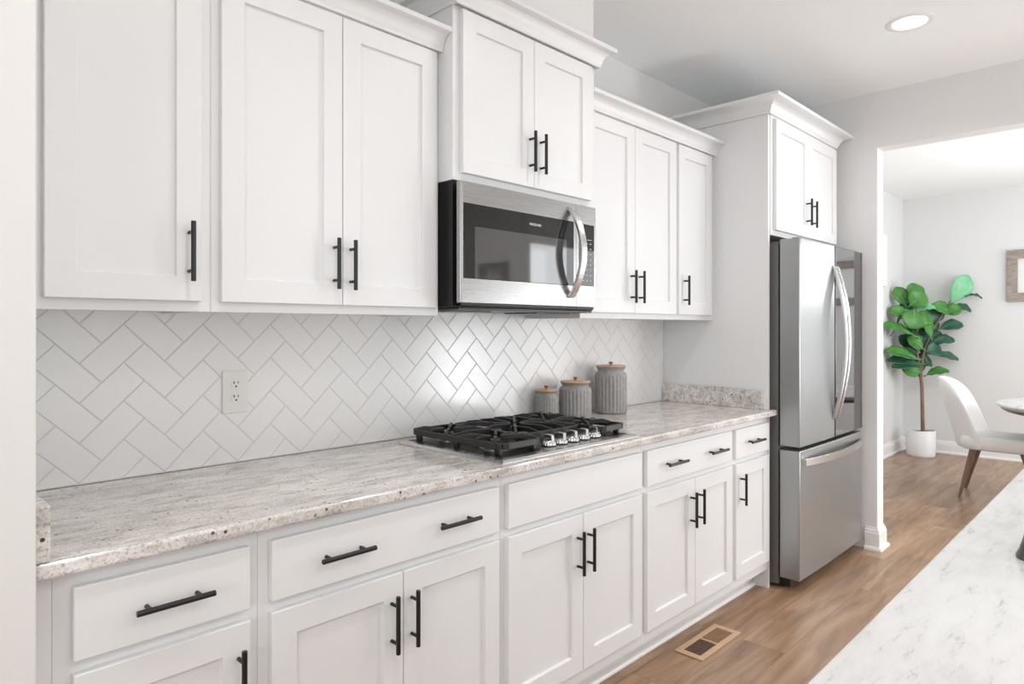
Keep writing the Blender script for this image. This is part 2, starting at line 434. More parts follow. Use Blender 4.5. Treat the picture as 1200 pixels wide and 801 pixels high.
# ------------------------------------------------------------------ cabinet parts
def shaker(x0, x1, z0, z1, y, th=0.019, st=0.060):
    """door with front face at y, facing -Y"""
    mb = MB(); b = mb.bm; yb = y + th; yp = y + 0.0095; c = 0.004
    def ring(a0, a1, c0, c1, yy): return [b.verts.new(v) for v in ((a0, yy, c0), (a1, yy, c0), (a1, yy, c1), (a0, yy, c1))]
    R0 = ring(x0, x1, z0, z1, yb); e = 0.0015
    R1 = ring(x0, x1, z0, z1, y + e); R2 = ring(x0 + e, x1 - e, z0 + e, z1 - e, y)
    R3 = ring(x0 + st, x1 - st, z0 + st, z1 - st, y)
    R3b = ring(x0 + st + .001, x1 - st - .001, z0 + st + .001, z1 - st - .001, y + .001)
    R4 = ring(x0 + st + .002, x1 - st - .002, z0 + st + .002, z1 - st - .002, yp - .002)
    R5 = ring(x0 + st + c, x1 - st - c, z0 + st + c, z1 - st - c, yp)
    seq = [R0, R1, R2, R3, R3b, R4, R5]
    for p_, q in zip(seq[:-1], seq[1:]):
        for i in range(4): b.faces.new((p_[i], p_[(i + 1) % 4], q[(i + 1) % 4], q[i]))
    b.faces.new(R0); b.faces.new(R5)
    return mb
def pull(parent, x, z, y, vert=True, ln=0.148, cc=0.096, r=0.006):
    """black bar pull on a face at y; bar stands 30 mm proud"""
    mb = MB(); yb = y - 0.030
    if vert:
        mb.tube([(x, yb, z - ln / 2), (x, yb, z + ln / 2)], r, 14)
        for s in (-1, 1): mb.tube([(x, y, z + s * cc / 2), (x, yb, z + s * cc / 2)], 0.0045, 10)
    else:
        mb.tube([(x - ln / 2, yb, z), (x + ln / 2, yb, z)], r, 14)
        for s in (-1, 1): mb.tube([(x + s * cc / 2, y, z), (x + s * cc / 2, yb, z)], 0.0045, 10)
    h = mb.build('bar_pull', M['black'], parent)
    smooth_angle(h, 50)
    bv = h.modifiers.new('bevel', 'BEVEL'); bv.width = 0.0008; bv.segments = 1; bv.limit_method = 'ANGLE'; bv.angle_limit = math.radians(60)
    h['label'] = 'matte black bar pull'
    return h
def door(root, x0, x1, z0, z1, y, px=None, pz=None):
    d = shaker(x0, x1, z0, z1, y).build('door', M['cab'], root)
    if px is not None: pull(d, px, pz, y)
    return d
def drawer(root, x0, x1, z0, z1, y, pulls=(), name='drawer_front'):
    d = MB().box(x0, x1, y, y + 0.019, z0, z1).build(name, M['cab'], root, 0.003)
    for px, pz in pulls: pull(d, px, pz, y, False)
    return d
def frame_face(root, x0, x1, z0, z1, y, depth_back, holes=(), name='cabinet_body', bevel=0.0015, left_fill=None):
    """carcass as a box set 19 mm behind a face frame, all one mesh"""
    mb = MB().box(x0, x1, y, depth_back, z0, z1)
    return mb.build(name, M['cab'], root, bevel)

UZ0, UZ1 = 1.372, 2.262                      # wall cabinets
def wall_cab(x0, x1, doors, label, y=-0.305, z0=UZ0, z1=UZ1, dz0=1.398, dz1=2.251):
    root = thing('wall_cabinet', label, 'cabinet', ((x0 + x1) / 2, -0.15, z0))
    # carcass with a recessed underside behind the face frame
    mb = MB().box(x0, x1, y, y + 0.019, z0, z1)
    mb.box(x0, x0 + 0.016, y + 0.019, 0.0, z0, z1).box(x1 - 0.016, x1, y + 0.019, 0.0, z0, z1)
    mb.box(x0 + 0.016, x1 - 0.016, y + 0.019, 0.0, z0 + 0.014, z0 + 0.03)
    mb.box(x0 + 0.016, x1 - 0.016, y + 0.019, 0.0, z1 - 0.02, z1)
    mb.build('cabinet_body', M['cab'], root, 0.001)
    for (a, b_, px, pz) in doors: door(root, a, b_, dz0, dz1, y - 0.0195, px, pz)
    return root
wall_cab(0.3135, 0.6935, [(0.332, 0.665, 0.633, 1.520)], 'single-door white wall cabinet at the far left, beside the wall end')
MB().box(0.2575, 0.313, -0.305, -0.286, UZ0, UZ1).build('filler_strip', M['cab'])
tag(bpy.data.objects['filler_strip'], 'narrow white filler strip between the wall end and the leftmost wall cabinet', 'filler')
wall_cab(0.694, 1.4465, [(0.714, 1.068, 1.039, 1.5175), (1.0705, 1.426, 1.094, 1.516)], 'two-door white wall cabinet left of the microwave, above the outlet')
wall_cab(2.2135, 2.9745, [(2.232, 2.593, 2.560, 1.518), (2.5955, 2.958, 2.626, 1.518)], 'two-door white wall cabinet right of the microwave, above the canisters')
wall_cab(2.975, 3.3640, [(2.983, 3.327, 3.030, 1.5195)], 'narrow single-door white wall cabinet touching the tall fridge panel')

CP = [(0, 0), (0.010, 0), (0.012, 0.010), (0.016, 0.014), (0.020, 0.026), (0.030, 0.040), (0.044, 0.049), (0.060, 0.052), (0.066, 0.053), (0.073, 0.055), (0.0755, 0.060), (0.0755, 0.066), (0.073, 0.070), (0, 0.070)]
def crown_mould(name, label, path, z, prof=CP, k=1.0, kd=None):
    kd = kd or k
    mb = sweep_profile(MB(), [(d * kd, z + h * k) for d, h in prof], path)
    o = mb.build(name, M['crown'])
    smooth_angle(o, 25)
    return tag(o, label, 'crown moulding')
crown_mould('crown_molding', 'white crown moulding over the wall cabinets left of the microwave', [(0.258, -0.3245, 0, -1), (1.4455, -0.3245, 0, -1)], UZ1 - 0.008, k=1.0, kd=0.74)
crown_mould('crown_molding', 'white crown moulding over the wall cabinets right of the microwave', [(2.2145, -0.3245, 0, -1), (3.3635, -0.3245, 0, -1)], UZ1 - 0.006, k=1.0, kd=0.74)
# cabinet over the microwave, deeper and taller
MY = -0.380
root = thing('wall_cabinet', 'raised deep two-door white cabinet directly above the microwave', 'cabinet', (1.83, -0.19, 1.822))
MB().box(1.4475, 2.2125, MY, 0.0, 1.822, 2.412).build('cabinet_body', M['cab'], root, 0.0015)
door(root, 1.477, 1.8255, 1.847, 2.390, MY - 0.0195, 1.801, 1.972)
door(root, 1.8275, 2.174, 1.847, 2.390, MY - 0.0195, 1.859, 1.971)
crown_mould('crown_molding', 'stepped white crown moulding around the top of the microwave cabinet', [(1.4475, 0.0, -1, 0), (1.4475, MY - 0.02, -1, -1), (2.2125, MY - 0.02, 1, -1), (2.2125, 0.0, 1, 0)], 2.396, k=1.1, kd=0.76)

# ------------------------------------------------------------------ fridge surround
root = thing('fridge_panel', 'tall white end panel between the counter and the refrigerator', 'panel', (3.376, -0.3, 0))
MB().box(3.365, 3.385, -0.612, WB - 0.001, 0, 2.425).build('side_panel', M['cab'], root, 0.001)
FY = -0.617
root = thing('wall_cabinet', 'white two-door cabinet above the refrigerator', 'cabinet', (3.85, -0.3, 1.80))
MB().box(3.3855, 4.315, FY, 0.0, 1.808, 2.425).build('cabinet_body', M['cab'], root, 0.0015)
door(root, 3.412, 3.851, 1.835, 2.408, FY - 0.0195, 3.812, 1.972)
door(root, 3.8535, 4.292, 1.835, 2.408, FY - 0.0195, 3.888, 1.966)
crown_mould('crown_molding', 'white crown moulding around the top of the refrigerator cabinet', [(3.3645, 0.0, -1, 0), (3.3645, FY - 0.0, -1, -1), (4.3155, FY - 0.0, 1, -1), (4.3155, 0.0, 1, 0)], 2.4255, k=1.12)

# ------------------------------------------------------------------ base cabinets
BY, DY = -0.6095, -0.629
def base_cab(x0, x1, label, doors, drawers, false_front=None):
    root = thing('base_cabinet', label, 'cabinet', ((x0 + x1) / 2, -0.3, 0))
    MB().box(x0, x1, BY, -0.002, 0.1, 0.8835).build('cabinet_body', M['cab'], root, 0.001)
    MB().box(x0, x1, -0.530, -0.512, 0.0, 0.0995).build('toe_kick', M['cab'], root)
    for (a, b_, px, pz) in doors: door(root, a, b_, 0.152, 0.690, DY, px, pz)
    for (a, b_, pulls) in drawers:
        if pulls: drawer(root, a, b_, 0.715, 0.853, DY, pulls)
        else: drawer(root, a, b_, 0.715, 0.853, DY, (), 'false_drawer_front')
    return root
base_cab(0.2895, 0.6755, 'narrow white base cabinet at the far left, one drawer over one door', [(0.320, 0.652, 0.625, 0.568)], [(0.320, 0.652, [(0.490, 0.784)])])
base_cab(0.676, 1.4385, 'white base cabinet with two pulls on one wide drawer, left of the cooktop', [(0.701, 1.063, 1.025, 0.569), (1.0655, 1.420, 1.089, 0.568)], [(0.701, 1.420, [(0.884, 0.785), (1.243, 0.787)])])
base_cab(1.439, 2.2055, 'white base cabinet below the cooktop with a blank false drawer front', [(1.458, 1.8245, 1.792, 0.567), (1.827, 2.189, 1.849, 0.568)], [(1.458, 2.189, [])])
base_cab(2.206, 2.9575, 'white two-door base cabinet right of the cooktop, behind the floor register', [(2.224, 2.592, 2.553, 0.567), (2.5945, 2.940, 2.618, 0.569)], [(2.224, 2.940, [(2.412, 0.785), (2.767, 0.785)])])
base_cab(2.958, 3.3640, 'narrow white base cabinet with one door next to the refrigerator', [(2.975, 3.340, 3.017, 0.572)], [(2.975, 3.340, [(3.155, 0.785)])])
o = MB().box(0.2575, 0.289, BY, -0.59, 0.0, 0.8835).build('filler_strip', M['cab'])
tag(o, 'white filler strip between the wall end and the leftmost base cabinet', 'filler')
mb = MB(); pr = [(0, 0), (-0.016, 0), (-0.015, 0.006), (-0.011, 0.012), (-0.006, 0.016), (0, 0.018)]
mb.prism([(-0.5305 + a, z) for a, z in pr], 'x', 0.29, 3.3635)
o = mb.build('trim_1', M['trim']); tag(o, 'white shoe moulding along the foot of the base cabinets', 'trim', kind='structure')

# ------------------------------------------------------------------ worktop
mb = MB().prism([(0.2575, -0.002), (3.3635, -0.002), (3.3635, -0.6145), (3.392, -0.6145), (3.392, -0.648), (0.2575, -0.648)], 'z', 0.884, 0.914)
o = mb.build('countertop', M['granite'], None, 0.006, seg=3)
tag(o, 'long speckled beige-grey granite countertop on the white base cabinets', 'countertop')
o = MB().box(0.2575, 0.281, -0.645, -0.0035, 0.9145, 1.016).build('side_splash', M['granite'], None, 0.003)
tag(o, 'short granite side splash against the wall end at the left of the counter', 'splash')
o = MB().box(3.342, 3.3642, -0.590, -0.0035, 0.9145, 1.016).build('side_splash', M['granite'], None, 0.002)
tag(o, 'granite side splash against the tall fridge panel', 'splash')

# ------------------------------------------------------------------ outlet
root = thing('wall_outlet', 'white duplex electrical outlet on the herringbone tile', 'outlet', (0.886, -0.003, 1.134))
MB().box(0.846, 0.926, -0.0075, -0.0026, 1.068, 1.2).build('cover_plate', M['plastic'], root, 0.003, seg=3)
for zc in (1.157, 1.115):
    mb = MB()
    pts = [(0.8875 + 0.0165 * math.copysign(min(1, abs(math.cos(a)) * 1.0), math.cos(a)), zc + 0.0145 * max(-0.82, min(0.82, math.sin(a)))) for a in [2 * math.pi * k / 24 for k in range(24)]]
    mb.prism(pts, 'y', -0.0092, -0.0074)
    rc = mb.build('receptacle', M['plastic'], root)
    mb = MB().box(0.8795, 0.8825, -0.0096, -0.0091, zc + 0.001, zc + 0.0095).box(0.8925, 0.895, -0.0096, -0.0091, zc + 0.002, zc + 0.009)
    mb.tube([(0.8875, -0.0091, zc - 0.0065), (0.8875, -0.0096, zc - 0.0065)], 0.003, 10)
    mb.build('slots', M['slot'], rc)

# ------------------------------------------------------------------ microwave
root = thing('microwave', 'stainless over-the-range microwave with black glass door', 'microwave', (1.83, -0.2, 1.40))
MB().box(1.4505, 2.2095, -0.374, -0.004, 1.400, 1.8205).box(1.470, 2.19, -0.395, -0.374, 1.404, 1.808).build('case', M['black_gloss'], root, 0.002)
MB().box(1.465, 2.185, -0.388, -0.05, 1.392, 1.3995).box(1.50, 1.70, -0.30, -0.12, 1.388, 1.392).box(1.95, 2.15, -0.30, -0.12, 1.388, 1.392).build('vent_grille', M['black'], root, 0.001)
XS = 2.0475
def plate_with_hole(x0, x1, z0, z1, hx0, hx1, hz0, hz1, y, yb):
    mb = MB(); mb.box(x0, hx0, y, yb, z0, z1).box(hx1, x1, y, yb, z0, z1).box(hx0, hx1, y, yb, z0, hz0).box(hx0, hx1, y, yb, hz1, z1)
    bmesh.ops.remove_doubles(mb.bm, verts=mb.bm.verts, dist=1e-5)
    return mb
d = MB().prism([(1.4505, -0.395), (XS - .001, -0.395), (XS - .001, -0.4185), (1.456, -0.4185), (1.4505, -0.414)], 'z', 1.414, 1.8145).build('door', M['steel'], root, 0.0015)
g = MB().box(1.462, 2.030, -0.4215, -0.4175, 1.494, 1.743).build('door_glass', M['black_glass'], d, 0.001)
MB().box(1.508, 1.985, -0.4222, -0.4205, 1.4965, 1.668).build('screened_window', M['window_glass'], g)
MB().box(XS + .001, 2.172, -0.4185, -0.395, 1.414, 1.8145).build('control_side', M['steel'], root, 0.0015)
cp = MB().box(2.066, 2.160, -0.4205, -0.4175, 1.497, 1.741).build('control_panel', M['black_glass'], root, 0.001)
mb = MB()
for r_ in range(8):
    z = 1.665 - r_ * 0.021
    for c_ in range(3):
        x = 2.090 + c_ * 0.023
        mb.box(x - 0.0035, x + 0.0035, -0.4209, -0.4205, z - 0.0022, z + 0.0022)
mb.box(2.083, 2.143, -0.4209, -0.4205, 1.679, 1.681)
mb.build('key_legends', M['mark'], cp)
# curved door handle
hx = 2.012
pth = [(hx, -0.419 - 0.062 * math.sin(math.pi * t) ** 0.75 if 0 < t < 1 else -0.419, 1.452 + 0.338 * t) for t in [k / 22 for k in range(23)]]
pth = [(hx, -0.4185, 1.450)] + [(hx, -0.425 - 0.058 * math.sin(math.pi * k / 20) ** 0.8, 1.455 + 0.332 * k / 20) for k in range(21)] + [(hx, -0.4185, 1.792)]
h = MB().bar(pth, 0.034, 0.013, up=(0, -1, 0.0001)).build('door_handle', M['handle_steel'], d, 0.004, seg=3); h['label'] = 'bowed stainless handle'
def text(body, size, loc, rot, mat, parent, name, ext=0.0003, align='CENTER'):
    cu = bpy.data.curves.new(name, 'FONT'); cu.body = body; cu.size = size; cu.extrude = ext; cu.align_x = align; cu.align_y = 'CENTER'
    o = bpy.data.objects.new(name, cu); C.objects.link(o)
    dg = bpy.context.evaluated_depsgraph_get(); me = bpy.data.meshes.new_from_object(o.evaluated_get(dg)); me.name = name
    bpy.data.objects.remove(o)
    o = bpy.data.objects.new(name, me); C.objects.link(o); me.materials.clear(); me.materials.append(mat)
    o.parent = parent; o.location = Vector(loc) - origin(parent); o.rotation_euler = rot
    return o
text('FRIGIDAIRE', 0.0125, (1.808, -0.4219, 1.706), (math.radians(90), 0, 0), M['plastic'], g, 'brand_lettering')

# ------------------------------------------------------------------ cooktop
root = thing('gas_cooktop', 'stainless five-burner gas cooktop set into the granite', 'cooktop', (1.81, -0.35, 0.914))
CX0, CX1, CY0, CY1 = 1.440, 2.180, -0.622, -0.085
rim = MB(); b = rim.bm
def rr(x0, x1, y0, y1, z): return [b.verts.new(v) for v in ((x0, y0, z), (x1, y0, z), (x1, y1, z), (x0, y1, z))]
rings = [rr(CX0, CX1, CY0, CY1, 0.9143), rr(CX0, CX1, CY0, CY1, 0.917), rr(CX0 + .010, CX1 - .010, CY0 + .010, CY1 - .010, 0.9245), rr(CX0 + .02, CX1 - .02, CY0 + .02, CY1 - .012, 0.9255)]
for p_, q in zip(rings[:-1], rings[1:]):
    for i in range(4): b.faces.new((p_[i], p_[(i + 1) % 4], q[(i + 1) % 4], q[i]))
b.faces.new(rings[0]); b.faces.new(rings[-1])
rim.build('pan', M['pan_steel'], root, 0.0015)
# dark wells (left, centre back, right) standing as a thin enamelled tray
well = [(1.472, -0.588), (1.640, -0.588), (1.665, -0.578), (1.680, -0.535), (1.690, -0.500), (1.71, -0.492), (2.015, -0.492), (2.035, -0.505), (2.042, -0.588), (2.150, -0.588), (2.150, -0.108), (1.472, -0.108)]
well[-4] = (2.05, -0.585)
MB().prism(well, 'z', 0.9256, 0.9268).build('burner_tray', M['black_gloss'], root)
for (bx, by, br) in ((1.572, -0.455, 0.044), (1.572, -0.215, 0.036), (1.825, -0.300, 0.055), (2.075, -0.215, 0.040), (2.075, -0.440, 0.034)):
    bo = MB().lathe([(br * 1.25, 0.9269), (br * 1.25, 0.931), (br, 0.934), (br, 0.943), (br * 0.95, 0.945)], bx, by, 40, lambda r, z, a: r * (1 - 0.03 * (0.932 < z < 0.944) * (math.cos(a * 36) > 0))).build('burner', M['burner'], root)
    smooth_angle(MB().lathe([(br * 0.9, 0.9451), (br * 0.93, 0.948), (br * 0.93, 0.952), (br * 0.85, 0.955), (0.001, 0.956)], bx, by, 32).build('burner_cap', M['iron'], bo), 40)
def grate(x0, x1, y0, y1, fingers):
    mb = MB(); zt = 0.967; hw = 0.011
    c = 0.022
    loop = [(x0 + c, y0), (x1 - c, y0), (x1 - c * .3, y0 + c * .3), (x1, y0 + c), (x1, y1 - c), (x1 - c * .3, y1 - c * .3), (x1 - c, y1), (x0 + c, y1), (x0 + c * .3, y1 - c * .3), (x0, y1 - c), (x0, y0 + c), (x0 + c * .3, y0 + c * .3)]
    for i in range(len(loop)):
        a, b_ = loop[i], loop[(i + 1) % len(loop)]
        mb.bar([(*a, zt - .010), (*b_, zt - .010)], hw, 0.020)
    # feet
    for fx in (x0 + 0.008, x1 - 0.008):
        for fy in (y0 + 0.03, (y0 + y1) / 2, y1 - 0.03):
            mb.bar([(fx, fy, zt - .013), (fx + (0.004 if fx < (x0 + x1) / 2 else -0.004), fy, 0.9270)], 0.013, 0.024, up=(0, 1, 0))
    for (p0, p1, rise) in fingers:
        q0, q1 = Vector((*p0, zt - .006)), Vector((*p1, zt - .003 + rise))
        m_ = q0.lerp(q1, 0.35); m_.z = zt + 0.002
        mb.bar([q0, m_, q1], 0.010, 0.017)
    mb_o = mb.build('grate', M['iron'], root, 0.002, seg=2)
    mb_o['label'] = 'black cast iron burner grate'
    return mb_o
def fing(cx, cy, x0, x1, y0, y1, r0=0.016):
    L_ = []
    for a in range(4):
        ang = math.pi / 4 + a * math.pi / 2
        dx, dy = math.cos(ang), math.sin(ang)
        t = min(((x1 if dx > 0 else x0) - cx) / dx, ((y1 if dy > 0 else y0) - cy) / dy)
        L_.append(((cx + dx * t, cy + dy * t), (cx + dx * r0, cy + dy * r0), 0.0))
    for dx, dy in ((1, 0), (-1, 0)):
        t = ((x1 if dx > 0 else x0) - cx) / dx
        L_.append(((cx + dx * t, cy), (cx + dx * (r0 + .012), cy), 0.0))
    return L_
G = [(1.482, 1.664, -0.578, -0.116), (1.676, 1.984, -0.485, -0.116), (1.996, 2.142, -0.578, -0.116)]
g0 = G[0]; ym = -0.335
grate(*g0, fing(1.572, -0.455, g0[0], g0[1], g0[2], ym) + fing(1.572, -0.215, g0[0], g0[1], ym, g0[3]) + [((g0[0], ym), (g0[1], ym), 0)])
g1 = G[1]
grate(*g1, fing(1.825, -0.300, *g1) + [((1.825, g1[2]), (1.825, -0.33), 0), ((1.825, g1[3]), (1.825, -0.27), 0), ((1.75, g1[2]), (1.765, -0.345), 0), ((1.9, g1[2]), (1.885, -0.345), 0), ((1.75, g1[3]), (1.765, -0.255), 0), ((1.9, g1[3]), (1.885, -0.255), 0)])
g2 = G[2]
grate(*g2, fing(2.075, -0.440, g2[0], g2[1], g2[2], ym) + fing(2.075, -0.215, g2[0], g2[1], ym, g2[3]) + [((g2[0], ym), (g2[1], ym), 0)])
for kx in (1.735, 1.798, 1.862, 1.926, 1.990):
    ky, r0 = -0.549, 0.023
    MB().lathe([(0.026, 0.9256), (0.026, 0.9275), (0.024, 0.929)], kx, ky, 28).build('knob_collar', M['black'], root)
    mb = MB().lathe([(0.0235, 0.9292), (0.0245, 0.932), (0.0235, 0.938), (0.020, 0.943), (0.017, 0.946), (0.001, 0.947)], kx, ky, 60, lambda r, z, a: r * (1 - (0.07 if (0.931 < z < 0.945 and math.cos(a * 18) > 0) else 0)))
    tmp = MB().prism([(-0.019, 0.943), (0.019, 0.943), (0.0175, 0.962), (0.010, 0.966), (-0.010, 0.966), (-0.0175, 0.962)], 'x', -0.0085, 0.0085)
    bmesh.ops.transform(tmp.bm, matrix=Matrix.Translation((kx, ky, 0)) @ Matrix.Rotation(0.15, 4, 'Z'), verts=tmp.bm.verts)
    me = bpy.data.meshes.new('t'); tmp.bm.to_mesh(me); mb.bm.from_mesh(me); tmp.bm.free(); bpy.data.meshes.remove(me)
    mb.build('knob', M['knob_steel'], root, 0.0015)

# ------------------------------------------------------------------ canisters
def canister(x, y, R, H, label):
    root = thing('canister', label, 'canister', (x, y, 0.9142), 'ribbed grey canisters')
    z0 = 0.9142; nr = 26
    def mod(r, z, a):
        zz = (z - z0) / H
        if 0.06 < zz < 0.80: return r * (1 - 0.055 * (abs(math.cos(a * nr / 2)) ** 3))
        return r
    prof = [(R * .90, z0), (R * .96, z0 + H * .015), (R, z0 + H * .05), (R, z0 + H * .065)]
    prof += [(R, z0 + H * (0.07 + 0.72 * k / 6)) for k in range(7)]
    prof += [(R * .985, z0 + H * .83), (R * .93, z0 + H * .875), (R * .83, z0 + H * .905), (R * .80, z0 + H * .93), (R * .82, z0 + H * .955), (R * .88, z0 + H * .975), (R * .90, z0 + H)]
    o = MB().lathe(prof, x, y, nr * 8, mod).build('jar', M['ceramic'], root); smooth_angle(o, 60)
    zl = z0 + H + .0003; t = 0.011
    o = MB().lathe([(R * .82, zl), (R * .93, zl + .002), (R * .95, zl + t * .5), (R * .93, zl + t * .8), (R * .6, zl + t), (0.001, zl + t * 1.05)], x, y, 48).build('lid', M['lid'], root); smooth_angle(o, 40)
    o['label'] = 'round wooden lid'
    zk = zl + t
    k = MB().lathe([(0.0065, zk - .001), (0.005, zk + .004), (0.009, zk + .008), (0.0115, zk + .012), (0.009, zk + .015), (0.001, zk + .016)], x, y, 24).build('lid_knob', M['lid_knob'], o); smooth_angle(k, 50)
canister(2.270, -0.068, 0.052, 0.131, 'smallest ribbed grey canister, nearest the cooktop')
canister(2.425, -0.110, 0.075, 0.163, 'middle-height ribbed grey canister with a wooden lid, in the centre of the three')
canister(2.700, -0.112, 0.079, 0.224, 'tallest ribbed grey canister, nearest the fridge panel')

# ------------------------------------------------------------------ refrigerator
root = thing('refrigerator', 'stainless french-door refrigerator with a bottom freezer drawer', 'refrigerator', (3.87, -0.35, 0))
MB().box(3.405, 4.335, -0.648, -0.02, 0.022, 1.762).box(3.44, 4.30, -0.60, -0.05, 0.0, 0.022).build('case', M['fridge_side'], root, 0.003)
for hx_ in (3.425, 4.235):
    MB().box(hx_, hx_ + 0.08, -0.72, -0.60, 1.7625, 1.776).box(hx_ + .02, hx_ + 0.06, -0.735, -0.70, 1.784, 1.792).build('hinge_cover', M['fridge_side'], root, 0.003)
FF = -0.757
def fdoor(x0, x1, z0, z1, name, mat, crown=0.006):
    n = 12; mid = (3.405 + 4.345) / 2; half = 0.47
    pts = [(x0, -0.655)] + [(x0 + (x1 - x0) * k / n, FF - 0.006 + 0.006 * ((x0 + (x1 - x0) * k / n - mid) / half) ** 2) for k in range(n + 1)] + [(x1, -0.655)]
    o = MB().prism(pts, 'z', z0, z1).build(name, mat, root, 0.005, seg=3)
    smooth_angle(o, 30)
    return o
ld = fdoor(3.402, 3.8795, 0.730, 1.783, 'door', M['steel_v']); ld['label'] = 'brushed stainless left door'
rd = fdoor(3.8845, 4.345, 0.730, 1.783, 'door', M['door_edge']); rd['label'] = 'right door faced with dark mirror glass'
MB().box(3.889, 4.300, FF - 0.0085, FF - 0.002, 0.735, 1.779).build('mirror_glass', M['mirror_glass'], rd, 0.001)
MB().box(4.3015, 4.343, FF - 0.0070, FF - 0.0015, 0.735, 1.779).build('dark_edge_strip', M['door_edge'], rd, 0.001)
fz = fdoor(3.402, 4.345, 0.060, 0.712, 'freezer_drawer', M['steel_v'])
def fhandle(parent, x):
    n = 24; pth = [(x, FF + 0.0, 0.835)]
    pth += [(x, FF - 0.012 - 0.062 * math.sin(math.pi * k / n) ** 0.9, 0.842 + 0.820 * k / n) for k in range(n + 1)]
    pth += [(x, FF + 0.0, 1.669)]
    h = MB().bar(pth, 0.024, 0.018, up=(0, -1, 0.0001)).build('door_handle', M['handle_steel'], parent, 0.006, seg=3)
    smooth_angle(h, 35)
    h['label'] = 'tall bowed stainless handle'
fhandle(ld, 3.858); fhandle(rd, 3.906)
n = 20; pth = [(3.448, FF, 0.653)] + [(3.450 + 0.860 * k / n, FF - 0.010 - 0.045 * math.sin(math.pi * k / n) ** 0.8, 0.653) for k in range(n + 1)] + [(4.312, FF, 0.653)]
h = MB().bar(pth, 0.014, 0.034).build('freezer_handle', M['handle_steel'], fz, 0.004, seg=3); h['label'] = 'bowed horizontal stainless handle'
smooth_angle(h, 35)
MB().box(3.43, 4.32, -0.70, -0.649, 0.012, 0.056).build('kick_grille', M['black'], root, 0.002)

# ------------------------------------------------------------------ floor register
root = thing('floor_register', 'tan wooden floor register set in the plank floor by the cabinets', 'vent', (2.615, -0.68, 0))
x0, x1, y0, y1 = 2.443, 2.787, -0.742, -0.617
mb = MB(); fw = 0.024; xm = (x0 + x1) / 2
mb.box(x0, x1, y0, y0 + fw, 0.0002, 0.006).box(x0, x1, y1 - fw, y1, 0.0002, 0.006).box(x0, x0 + fw + .006, y0 + fw, y1 - fw, 0.0002, 0.006).box(x1 - fw - .006, x1, y0 + fw, y1 - fw, 0.0002, 0.006).box(xm - .006, xm + .006, y0 + fw, y1 - fw, 0.0002, 0.006)
bmesh.ops.remove_doubles(mb.bm, verts=mb.bm.verts, dist=1e-5)
mb.build('frame', M['vent'], root, 0.0012)
MB().box(x0 + .01, xm, y0 + .01, y1 - .01, 0.0002, 0.0006).build('duct_opening', M['slot'], root)
MB().box(xm, x1 - .01, y0 + .01, y1 - .01, 0.0002, 0.0018).build('damper', M['damper'], root)
for (a, c) in ((x0 + fw + .006, xm - .006), (xm + .006, x1 - fw - .006)):
    mb = MB()
    for k in range(11):
        yy = y0 + fw + (y1 - y0 - 2 * fw) * (k + 0.5) / 11
        mb.box(a, c, yy - .0009, yy + .0009, 0.003, 0.0052)
    for k in range(5):
        xx = a + (c - a) * (k + 1) / 6
        mb.box(xx - .0008, xx + .0008, y0 + fw, y1 - fw, 0.003, 0.0045)
    mb.build('louvres', M['damper'] if a > xm else M['walnut'], root)

# ------------------------------------------------------------------ island
root = thing('kitchen_island', 'kitchen island with a white and grey veined stone top', 'island', (1.9, -2.3, 0))
IX0, IX1, IY0, IY1 = 0.30, 2.74, -2.90, -1.762
MB().box(IX0, IX1, IY0, IY1, 0.884, 0.914).build('stone_top', M['marble'], root, 0.004, seg=3)
MB().box(IX0 + .04, IX1 - .04, IY0 + .28, IY1 - .035, 0.0, 0.8835).build('base', M['cab'], root, 0.002)
root = thing('faucet', 'dark metal gooseneck faucet standing on the island top', 'faucet', (1.518, -1.905, 0.9142))
fx, fy = 1.526, -1.904
mb = MB().lathe([(0.036, 0.9142), (0.036, 0.918), (0.031, 0.93), (0.024, 0.955), (0.019, 0.99), (0.0155, 1.03)], fx, fy, 32)
smooth_angle(mb.build('base', M['faucet'], root), 40)
pth = [(fx, fy, 1.03), (fx, fy, 1.20)] + [(fx, fy - 0.10 + 0.10 * math.cos(math.pi * k / 14), 1.20 + 0.10 * math.sin(math.pi * k / 14)) for k in range(1, 15)] + [(fx, fy - 0.20, 1.13)]
smooth_angle(MB().tube(pth, 0.013, 14, up=(1, 0, 0)).build('gooseneck_spout', M['faucet'], root), 50)
smooth_angle(MB().tube([(fx + .02, fy, 0.975), (fx + 0.10, fy, 1.00)], 0.007, 10).build('lever', M['faucet'], root), 50)

# ------------------------------------------------------------------ recessed lights
for i, (x, y) in enumerate(CANS):
    near = (x, y) == (3.5, -1.22)
    root = thing('recessed_light', 'round lit recessed ceiling light in the kitchen ceiling' if near else 'round recessed ceiling light out of the photo, over the kitchen', 'ceiling light', (x, y, CEIL), 'recessed ceiling lights')
    o = MB().loft([[(x + r_ * math.cos(2 * math.pi * k / 48), y + r_ * math.sin(2 * math.pi * k / 48), z) for k in range(48)] for r_, z in ((0.098, CEIL - 0.0002), (0.098, CEIL - 0.003), (0.090, CEIL - 0.006), (0.074, CEIL - 0.005), (0.070, CEIL - 0.001))], caps=False).build('trim_ring', M['trim'], root)
    smooth_angle(o, 40)
    MB().lathe([(0.0705, CEIL - 0.0008), (0.0705, CEIL - 0.0022)], x, y, 48).build('lens', M['emit'], root)
    l = area('recessed_lamp', (x, y, CEIL - 0.008), (x, y, 0), 0.13, 0.13, CAN_POWER, (1.0, 0.99, 0.98), 'DISK', 150)

